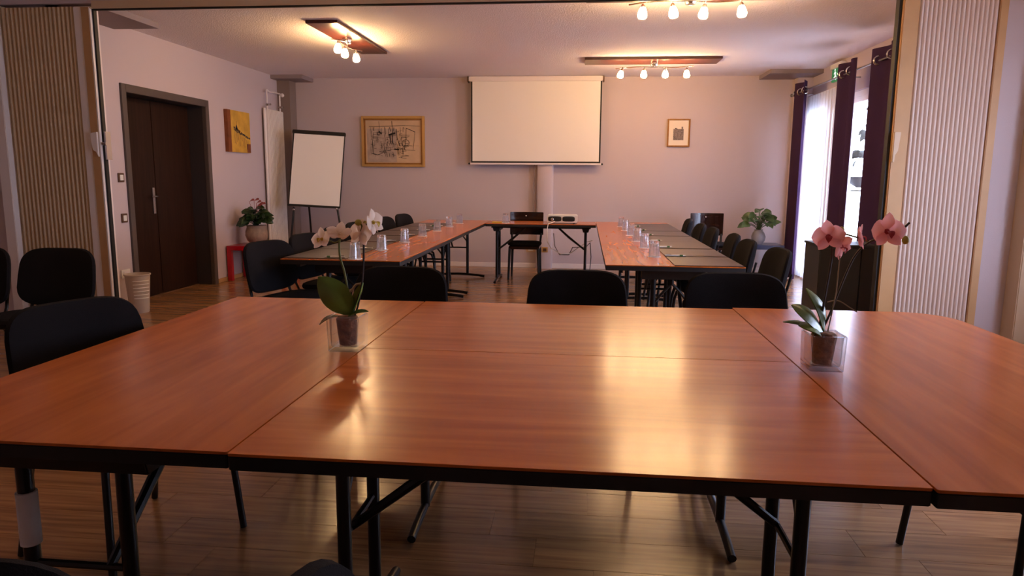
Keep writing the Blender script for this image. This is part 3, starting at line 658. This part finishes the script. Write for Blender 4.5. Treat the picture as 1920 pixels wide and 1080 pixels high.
# small framed etching
t = thing('framed_etching', 'small gold framed grey print with wide cream mount on the back wall', 'picture')
x0, x1, z0, z1 = 1.080, 1.382, 1.690, 2.062
frame(t, x0, x1, z0, z1, .020, .03, 'gold')
obj('mount', bx(x0 + .018, x1 - .018, BY - .018, BY - .01, z0 + .018, z1 - .018), 'mount', t, smooth=False)
e = MB().box(x0 + .08, x1 - .085, BY - .0195, BY - .018, z0 + .09, z1 - .135).box(x1 - .115, x1 - .095, BY - .0195, BY - .018, z1 - .135, z1 - .105).box(x0 + .10, x0 + .13, BY - .0195, BY - .018, z1 - .135, z1 - .12)
obj('print', e, 'etch', t, smooth=False)
# yellow canvas on the left wall
t = thing('yellow_painting', 'small yellow canvas with dripping dark boats on the left wall', 'picture')
y0, y1, z0, z1 = 8.20, 8.765, 1.545, 2.042; X = LX + .045
obj('canvas', bx(LX, X, y0, y1, z0, z1), 'artyellow', t, bevel=.003, smooth=False)
obj('painted_edge', bx(LX + .001, X + .001, y0 - .0015, y0, z0, z1), 'artside', t, smooth=False)
obj('painted_band', bx(X, X + .0012, y0, y0 + .075, z0, z1), 'artside', t, smooth=False)
obj('corner_block', bx(X, X + .0015, y1 - .10, y1 - .004, z0 + .004, z0 + .11), 'artside', t, smooth=False)
k = MB(); rs = random.Random(5)
for i in range(60):
    u = rs.random(); yy = y0 + .14 + u * .40; zz = z0 + .290 - .115 * u ** .8 + rs.uniform(-.016, .016) * (1.3 - u); hh = rs.uniform(.01, .03) * (1.3 - .6 * u); k.box(X, X + .0018, yy, yy + rs.uniform(.006, .018), zz - hh / 2, zz + hh / 2)
for i in range(12): yy = y0 + .16 + i * .030; zz = z0 + .26 - .010 * i; k.box(X, X + .0016, yy, yy + .0025, zz - rs.uniform(.05, .16), zz)
k.box(X, X + .0018, y0 + .205, y0 + .210, z0 + .29, z0 + .37).prism([(y0 + .175, z0 + .27), (y0 + .245, z0 + .27), (y0 + .208, z0 + .335)], X, X + .0018, 'x')
obj('paint_strokes', k, 'inkblue', t, kind='stuff', smooth=False)

# flip chart
t = thing('flip_chart', 'flip chart easel with white board and black top clamp beside the radiator', 'flip chart', (-3.62, 9.28, 0), .14)
Mf = Matrix.Translation((.02, 0, 1.36)) @ Matrix.Rotation(radians(3.0), 4, 'Y') @ Matrix.Rotation(radians(-13), 4, 'X')
obj('board', bx(-.345, .345, 0, .022, -.51, .505), 'black', t).data.transform(Mf)
obj('paper_sheet', bx(-.328, .335, -.006, -.001, -.495, .47), 'paper', t, smooth=False, label='blank white sheet').data.transform(Mf)
obj('clamp', bx(-.352, .352, -.022, .026, .463, .512), 'black', t, bevel=.006, smooth=False).data.transform(Mf)
obj('tray', bx(-.345, .345, -.03, 0, -.525, -.508), 'black', t, bevel=.003, smooth=False).data.transform(Mf)
for a, b in (((-.27, -.12, .85), (-.36, -.20, 0)), ((.30, -.12, .86), (.44, -.22, 0)), ((-.13, .10, .95), (-.15, .36, 0))):
    l = obj('leg', MB().tube([a, b], .014, 8), 'blackmetal', t)
    if b[1] < 0: obj('knob', MB().ball((a[0], a[1] - .02, a[2] - .03), .016), 'chrome', l, label='chrome knob')

# radiator on the left wall
t = thing('radiator', 'tall white column radiator on the left wall near the corner', 'radiator', (LX, 9.20, 0))
for i in range(13):
    yy = .02 + i * .038
    obj('fin', MB().box(.055, .085, yy, yy + .030, .28, 2.14), 'white', t, bevel=.008)
obj('rear_panel', bx(.03, .06, .01, .51, .30, 2.12), 'white', t, smooth=False)
for yy in (.0, ): obj('side_tube', MB().tube([(.045, yy, .26), (.045, yy, 2.15)], .018, 10), 'white', t)
for yy in (.06, .46):
    v = obj('pipe', MB().tube([(.06, yy, 2.13), (.06, yy, 2.36)], .010, 8), 'white', t)
    obj('valve', MB().ball((.06, yy, 2.20), .022, n=8).tube([(.06, yy, 2.20), (.11, yy, 2.20)], .014, 8), 'chrome', v)
obj('pipe_loop', MB().tube(smooth_path([(.06, .06, 2.35), (.06, .07, 2.39), (.06, .14, 2.37), (.06, .30, 2.38), (.06, .47, 2.38)]), .010, 8).ball((.08, .50, 2.365), .028), 'white', t)

# switches and sockets
def plate(name, label, cat, loc, axis, w, h, m, m2, g=None):
    t = thing(name, label, cat, loc, 0, g); a = .011
    if axis == 'x': obj('cover', bx(0, a, -w / 2, w / 2, -h / 2, h / 2), m, t, bevel=.003, smooth=False); obj('rocker', bx(a, a + .005, -w * .28, w * .28, -h * .30, h * .30), m2, t, bevel=.002, smooth=False)
    else: obj('cover', bx(-w / 2, w / 2, -a, 0, -h / 2, h / 2), m, t, bevel=.003, smooth=False); obj('rocker', bx(-w * .28, w * .28, -a - .004, -a, -h * .28, h * .28), m2, t, bevel=.002, smooth=False)
plate('light_switch', 'brown framed light switch left of the dark door, upper of the two', 'switch', (LX, 6.22, 1.235), 'x', .085, .085, 'brown', 'whiteplastic')
plate('light_switch', 'brown framed light switch left of the dark door, lower of the two', 'switch', (LX, 6.225, .86), 'x', .085, .085, 'brown', 'whiteplastic')
plate('wall_socket', 'white wall socket low beside the waste bin', 'socket', (LX, 6.18, .34), 'x', .13, .08, 'whiteplastic', 'white')
plate('wall_socket', 'cream double socket low on the back wall behind the wooden chair', 'socket', (-.755, BY, .262), 'y', .13, .085, 'beam', 'whiteplastic')
plate('wall_socket', 'brown socket low on the pipe casing', 'socket', (-.55, 9.82, .27), 'y', .085, .075, 'goldlight', 'brown')

# emergency exit sign high on the right wall, facing the room
t = thing('exit_sign', 'green and white emergency exit sign high on the right wall above the curtains', 'exit sign', (RX, 8.74, 2.50))
obj('housing', bx(-.07, 0, -.17, .17, .035, .09), 'whiteplastic', t, bevel=.006, smooth=False)
obj('sign_panel', bx(-.05, -.02, -.16, .16, -.11, .035), 'green', t, bevel=.003, smooth=False, label='green sign panel')
def seg(mb, a, b, w):
    A, B = Vector(a), Vector(b); d = (B - A).normalized(); q = Vector((-d.y, d.x)) * w / 2
    mb.prism([tuple(v) for v in (A - q, B - q, B + q, A + q)], -.0525, -.05, 'x')
k = MB()
for a, b, w in (((.05, .0), (.035, -.04), .024), ((.037, -.04), (.005, -.06), .015), ((.005, -.06), (.015, -.095), .013), ((.038, -.04), (.065, -.065), .015), ((.065, -.065), (.095, -.065), .013), ((.05, -.003), (.015, -.017), .011), ((.05, -.003), (.08, -.023), .011)): seg(k, a, b, w)
k.prism([(.053 + .014 * cos(i * .7854), .020 + .014 * sin(i * .7854)) for i in range(8)], -.0525, -.05, 'x')
obj('running_figure', k, 'whitesign', t, smooth=False, label='white running figure', kind='stuff')
k = MB().prism([(-.03, -.045), (-.03, -.025), (-.085, -.025), (-.085, -.005), (-.125, -.035), (-.085, -.065), (-.085, -.045)], -.0525, -.05, 'x')
obj('arrow', k, 'whitesign', t, smooth=False, label='white arrow')

# ceiling spot lamps: wooden board, curved rail and frosted glass spots
def lamp(label, loc, rz, bx_, by, heads, rail, zr=-.088, sm='shade'):
    t = thing('ceiling_lamp', label, 'ceiling lamp', loc, rz, 'ceiling lamps with frosted glass spots')
    obj('board', bx(-bx_ / 2, bx_ / 2, -by / 2, by / 2, -.028, 0), 'mahogany', t, bevel=.003, smooth=False)
    obj('mount', MB().lathe([(0, 0), (.045, 0), (.05, -.02), (.038, -.05), (0, -.055)], 18, (rail[0], rail[2], -.028)), 'chrome', t)
    h = rail[1]
    obj('rail', MB().tube(smooth_path([(rail[0] - h, rail[2] + .03, zr - .012), (rail[0] - h * .5, rail[2] - .045, zr - .004), (rail[0], rail[2], zr), (rail[0] + h * .5, rail[2] + .045, zr + .002), (rail[0] + h, rail[2] - .03, zr + .004)], 8), .006, 6).tube([(rail[0], rail[2], -.08), (rail[0], rail[2], zr)], .010, 8), 'chrome', t)
    for (x, y, tx, ty) in heads:
        Mh = Matrix.Translation((x, y, zr)) @ Matrix.Rotation(radians(tx), 4, 'X') @ Matrix.Rotation(radians(ty), 4, 'Y')
        hd = obj('spot', MB().tube([(0, 0, 0), (0, 0, -.022)], .005, 8).lathe([(0, -.018), (.011, -.018), (.016, -.034), (.017, -.042), (0, -.042)], 14), 'chrome', t)
        hd.data.transform(Mh)
        s = obj('glass_shade', MB().lathe([(0, -.040), (.016, -.040), (.024, -.052), (.033, -.080), (.036, -.098), (.033, -.112), (.024, -.122), (0, -.126)], 16), sm, hd, label='lit frosted glass shade')
        s.data.transform(Mh)
    return t
lamp('dark wooden ceiling lamp on the left above the flip chart side of the room', (-2.345, 7.06, CE), H2, 1.58, .29, [(-.36, .0, 0, 12), (-.12, .02, 0, 4), (.14, .0, 0, -14)], (-.11, .36, 0))
lamp('dark wooden ceiling lamp right of the projection screen', (.72, 8.54, CE), 0, 1.53, .38, [(-.33, -.02, 0, 14), (-.08, -.03, 0, 4), (.165, .0, 32, 0), (.395, -.03, 0, -2)], (.03, .44, -.01))
lamp('ceiling lamp nearest the camera, cut by the top edge of the view', (.72, 5.60, CE), 0, 1.50, .24, [(-.324, -.02, 0, 4), (-.116, -.03, 0, -8), (.129, .0, 10, 6), (.38, -.03, 0, -6)], (.02, .45, -.01), -.055)
lamp('unseen ceiling lamp added to light the left of the front room', (-2.4, 2.6, CE), 0, 1.5, .38, [(-.33, 0, 0, 8), (-.11, 0, 0, 0), (.11, 0, 0, 0), (.33, 0, 0, -8)], (.0, .44, 0), -.088, 'shadefront')  # unseen lamp added to warm and brighten the left partition
lamp('front room ceiling lamp above the right front table, out of view', (2.0, 3.3, CE), 0, 1.5, .38, [(-.33, 0, 0, 8), (-.11, 0, 0, 0), (.11, 0, 0, 0), (.33, 0, 0, -8)], (.0, .44, 0), -.088, 'shadefront')

# ================================================================= CURTAINS
def wavy(y0, y1, x, amp, n, z0, z1, th, m, name, label, grom, ph=0, group=None):
    k = int(14 * n) + 1; pts = []; back = []
    for i in range(k):
        u = i / (k - 1); xx = x + amp * cos(2 * pi * n * u + ph); pts.append((xx, y0 + (y1 - y0) * u)); back.append((xx + th, y0 + (y1 - y0) * u))
    t = thing(name, label, 'curtain', (x, (y0 + y1) / 2, z0), 0, group); cy = (y0 + y1) / 2
    P = [(a - x, b - cy) for a, b in pts]; B = [(a - x, b - cy) for a, b in back]; h = z1 - z0
    v = [(a, b, 0) for a, b in P] + [(a, b, h) for a, b in P] + [(a, b, 0) for a, b in B] + [(a, b, h) for a, b in B]; f = []
    for i in range(k - 1):
        f += [(i, i + 1, k + i + 1, k + i), (2 * k + i, 3 * k + i, 3 * k + i + 1, 2 * k + i + 1), (k + i, k + i + 1, 3 * k + i + 1, 3 * k + i), (i, 2 * k + i, 2 * k + i + 1, i + 1)]
    f += [(0, k, 3 * k, 2 * k), (k - 1, 3 * k - 1, 4 * k - 1, 2 * k - 1)]
    obj('fabric', MB().add(v, f), m, t)
    for gy in grom:
        u = (gy - y0) / (y1 - y0); gx = amp * cos(2 * pi * n * u + ph)
        obj('grommet', MB().tube([(gx + .038 * cos(q * .5236), gy - cy - .006, 2.340 - z0 + .038 * sin(q * .5236)) for q in range(12)], .009, 6, closed=True), 'chrome', t, label='metal grommet')
    return t
gc = 'aubergine grommet curtains'
wavy(9.08, 9.66, 2.63, .04, 1.5, .015, 2.455, .006, 'curtain', 'curtain', 'aubergine grommet curtain nearest the back wall', [9.17, 9.37, 9.58], pi, gc)
wavy(7.50, 8.04, 2.63, .035, 1.5, .015, 2.455, .006, 'curtain', 'curtain', 'aubergine grommet curtain between the two windows', [7.60, 7.86], pi * .6, gc)
wavy(6.50, 7.06, 2.63, .035, 1.25, .015, 2.455, .006, 'curtain', 'curtain', 'aubergine grommet curtain nearest the folding partition', [6.62, 6.97], pi * .5, gc)
wavy(8.12, 9.62, 2.80, .020, 15, .02, 2.30, .003, 'sheer', 'sheer_curtain', 'white sheer curtain over the far window', [])
t = thing('curtain_rod', 'thin steel curtain rod along the right wall', 'curtain rod', (2.63, 8.1, 2.34))
obj('rod', MB().tube([(0, -1.75, 0), (0, 1.62, 0)], .009, 8), 'steel', t)
for yy in (-1.77, 1.64): obj('finial', MB().ball((0, yy, 0), .022), 'steel', t)
for yy in (-1.72, .02, 1.60): obj('bracket', MB().tube([(0, yy, 0), (.10, yy, .01), (.262, yy, .01)], .007, 6), 'steel', t)
o = obj('sheer_rod', MB().tube([(2.80, 8.10, 2.305), (2.80, 9.64, 2.305)], .006, 8), 'white'); tag(o, 'thin white rod carrying the sheer curtain', 'curtain rod')

# dark plant stand outside the near window
t = thing('plant_stand', 'dark iron plant stand with flat bowl and trailing plants outside the window', 'plant stand', (3.48, 9.32, -.03))
obj('pole', MB().tube([(0, 0, 0), (0, 0, 1.85)], .022, 8), 'iron', t)
obj('base', MB().lathe([(0, 0), (.20, 0), (.19, .03), (.04, .06), (0, .06)], 16), 'iron', t)
obj('bowl', MB().lathe([(0, 1.20), (.10, 1.20), (.22, 1.27), (.30, 1.335), (.285, 1.335), (.2, 1.29), (0, 1.27)], 20), 'iron', t)
obj('lower_dish', MB().lathe([(0, 1.15), (.17, 1.155), (.17, 1.17), (0, 1.17)], 16), 'iron', t)
rs = random.Random(11)
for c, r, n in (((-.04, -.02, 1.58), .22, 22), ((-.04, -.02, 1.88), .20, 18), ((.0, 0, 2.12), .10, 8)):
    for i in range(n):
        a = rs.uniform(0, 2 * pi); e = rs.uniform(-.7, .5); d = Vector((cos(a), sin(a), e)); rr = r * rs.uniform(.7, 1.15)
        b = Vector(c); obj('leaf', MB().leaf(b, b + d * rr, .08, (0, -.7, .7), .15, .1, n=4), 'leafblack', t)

# ================================================================= FLOOR-STANDING ITEMS
def bench(name, label, m, x0, x1, y0, y1, z1, th=.055, lw=.055):
    t = thing(name, label, 'side table', ((x0 + x1) / 2, (y0 + y1) / 2, 0)); a, b = (x1 - x0) / 2, (y1 - y0) / 2
    obj('tabletop', bx(-a, a, -b, b, z1 - th, z1), m, t, bevel=.003, smooth=False)
    for sx in (-1, 1):
        for sy in (-1, 1): obj('leg', bx(min(sx * a, sx * (a - lw)), max(sx * a, sx * (a - lw)), min(sy * b, sy * (b - lw)), max(sy * b, sy * (b - lw)), 0, z1 - th), m, t, bevel=.003, smooth=False)
    return t
bench('red_side_table', 'low red square side table against the left wall under the potted plant', 'red', -4.285, -3.565, 8.06, 8.50, .425)
bench('blue_side_table', 'low dark blue side table by the right wall under the grey vase', 'blue', 2.02, 2.54, 9.28, 9.70, .43)
def plant(name, label, loc, prof, potm, nl, rad, h0, h1, lw, ll, lm, seed, cat='potted plant', saucer=None):
    t = thing(name, label, cat, loc); rs = random.Random(seed)
    obj('pot', MB().lathe(prof, 22), potm, t)
    if saucer: obj('saucer', MB().lathe(saucer, 22), 'beam', t)
    st = MB()
    for i in range(nl):
        a = 2 * pi * (i * .618) + rs.uniform(-.3, .3); q = ((i + .5) / nl) ** .6; e = h0 + (h1 - h0) * (1 - q * .75) * rs.uniform(.75, 1.05)
        b = Vector((cos(a) * rad * q * .55, sin(a) * rad * q * .55, e)); d = Vector((cos(a), sin(a), rs.uniform(-.45, .35) * (.3 + q)))
        st.tube(smooth_path([(cos(a) * .01, sin(a) * .01, h0 - .03), (b.x * .4, b.y * .4, (h0 + b.z) / 2), b], 3), .003, 4)
        obj('leaf', MB().leaf(b, b + d * ll * rs.uniform(.8, 1.15), lw * rs.uniform(.8, 1.1), (rs.uniform(-.5, .5), -.8 + rs.uniform(-.3, .3), .6), .12, .12, n=5, shape=.75), lm, t)
    obj('stems', st, lm, t)
    return t
t = plant('anthurium', 'dark green plant with red flowers in a ribbed clay pot on the red table', (-4.02, 8.32, .425),
          [(0, .012), (.075, .012), (.115, .05), (.135, .11), (.130, .165), (.112, .215), (.118, .235), (.100, .235), (.095, .205), (0, .20)], 'stonepot', 60, .19, .22, .46, .095, .135, 'leaf', 21, saucer=[(0, 0), (.105, 0), (.115, .014), (0, .014)])
for a, b, c in ((-.06, -.03, .52), (.01, -.05, .53), (.03, .03, .48), (.09, -.05, .48), (.05, -.07, .465), (-.01, .05, .50)):
    obj('red_flower', MB().tube([(a * .5, b * .5, .40), (a, b, c)], .0025, 4).leaf((a, b, c), (a + .075, b - .02, c + .02), .075, (0, -.5, 1), .1, .1, n=5), 'redflower', t)
plant('leafy_plant', 'green leafy plant in a grey round vase on the blue side table', (2.25, 9.46, .43),
      [(0, 0), (.055, 0), (.085, .05), (.09, .10), (.072, .15), (.05, .175), (.056, .19), (.044, .19), (.04, .165), (0, .16)], 'greypot', 34, .28, .20, .46, .10, .125, 'leaf2', 4)
# waste bin
t = thing('waste_bin', 'white plastic waste bin with slotted side by the dark door', 'waste bin', (-4.10, 6.06, 0))
obj('body', MB().lathe([(0, 0), (.078, 0), (.082, .006), (.106, .345), (.114, .35), (.114, .36), (.102, .36), (.080, .012), (0, .012)], 28), 'bin', t)
for i in range(6):
    z = .14 + i * .032; r = .0825 + .070 * z
    obj('slat', MB().tube([(r * cos(q), r * sin(q), z) for q in [radians(-80 + 12 * j) for j in range(8)]], .0045, 6), 'whiteplastic', t)
# low dark cabinet behind the right partition
t = thing('cabinet', 'low dark cabinet standing behind the right folding partition under the curtains', 'cabinet', (2.235, 6.56, 0))
obj('body', bx(-.20, .28, -.22, .20, .03, .69), 'cabinet', t, bevel=.004, smooth=False)
obj('top', bx(-.21, .29, -.23, .21, .69, .71), 'cabinet', t, bevel=.003, smooth=False)
obj('door', bx(-.197, .135, -.236, -.221, .05, .68), 'cabinet', t, bevel=.003, smooth=False)
obj('door', bx(.145, .277, -.236, -.221, .05, .68), 'black', t, bevel=.003, smooth=False)
obj('plinth', bx(-.19, .27, -.20, .19, 0, .03), 'black', t, smooth=False)
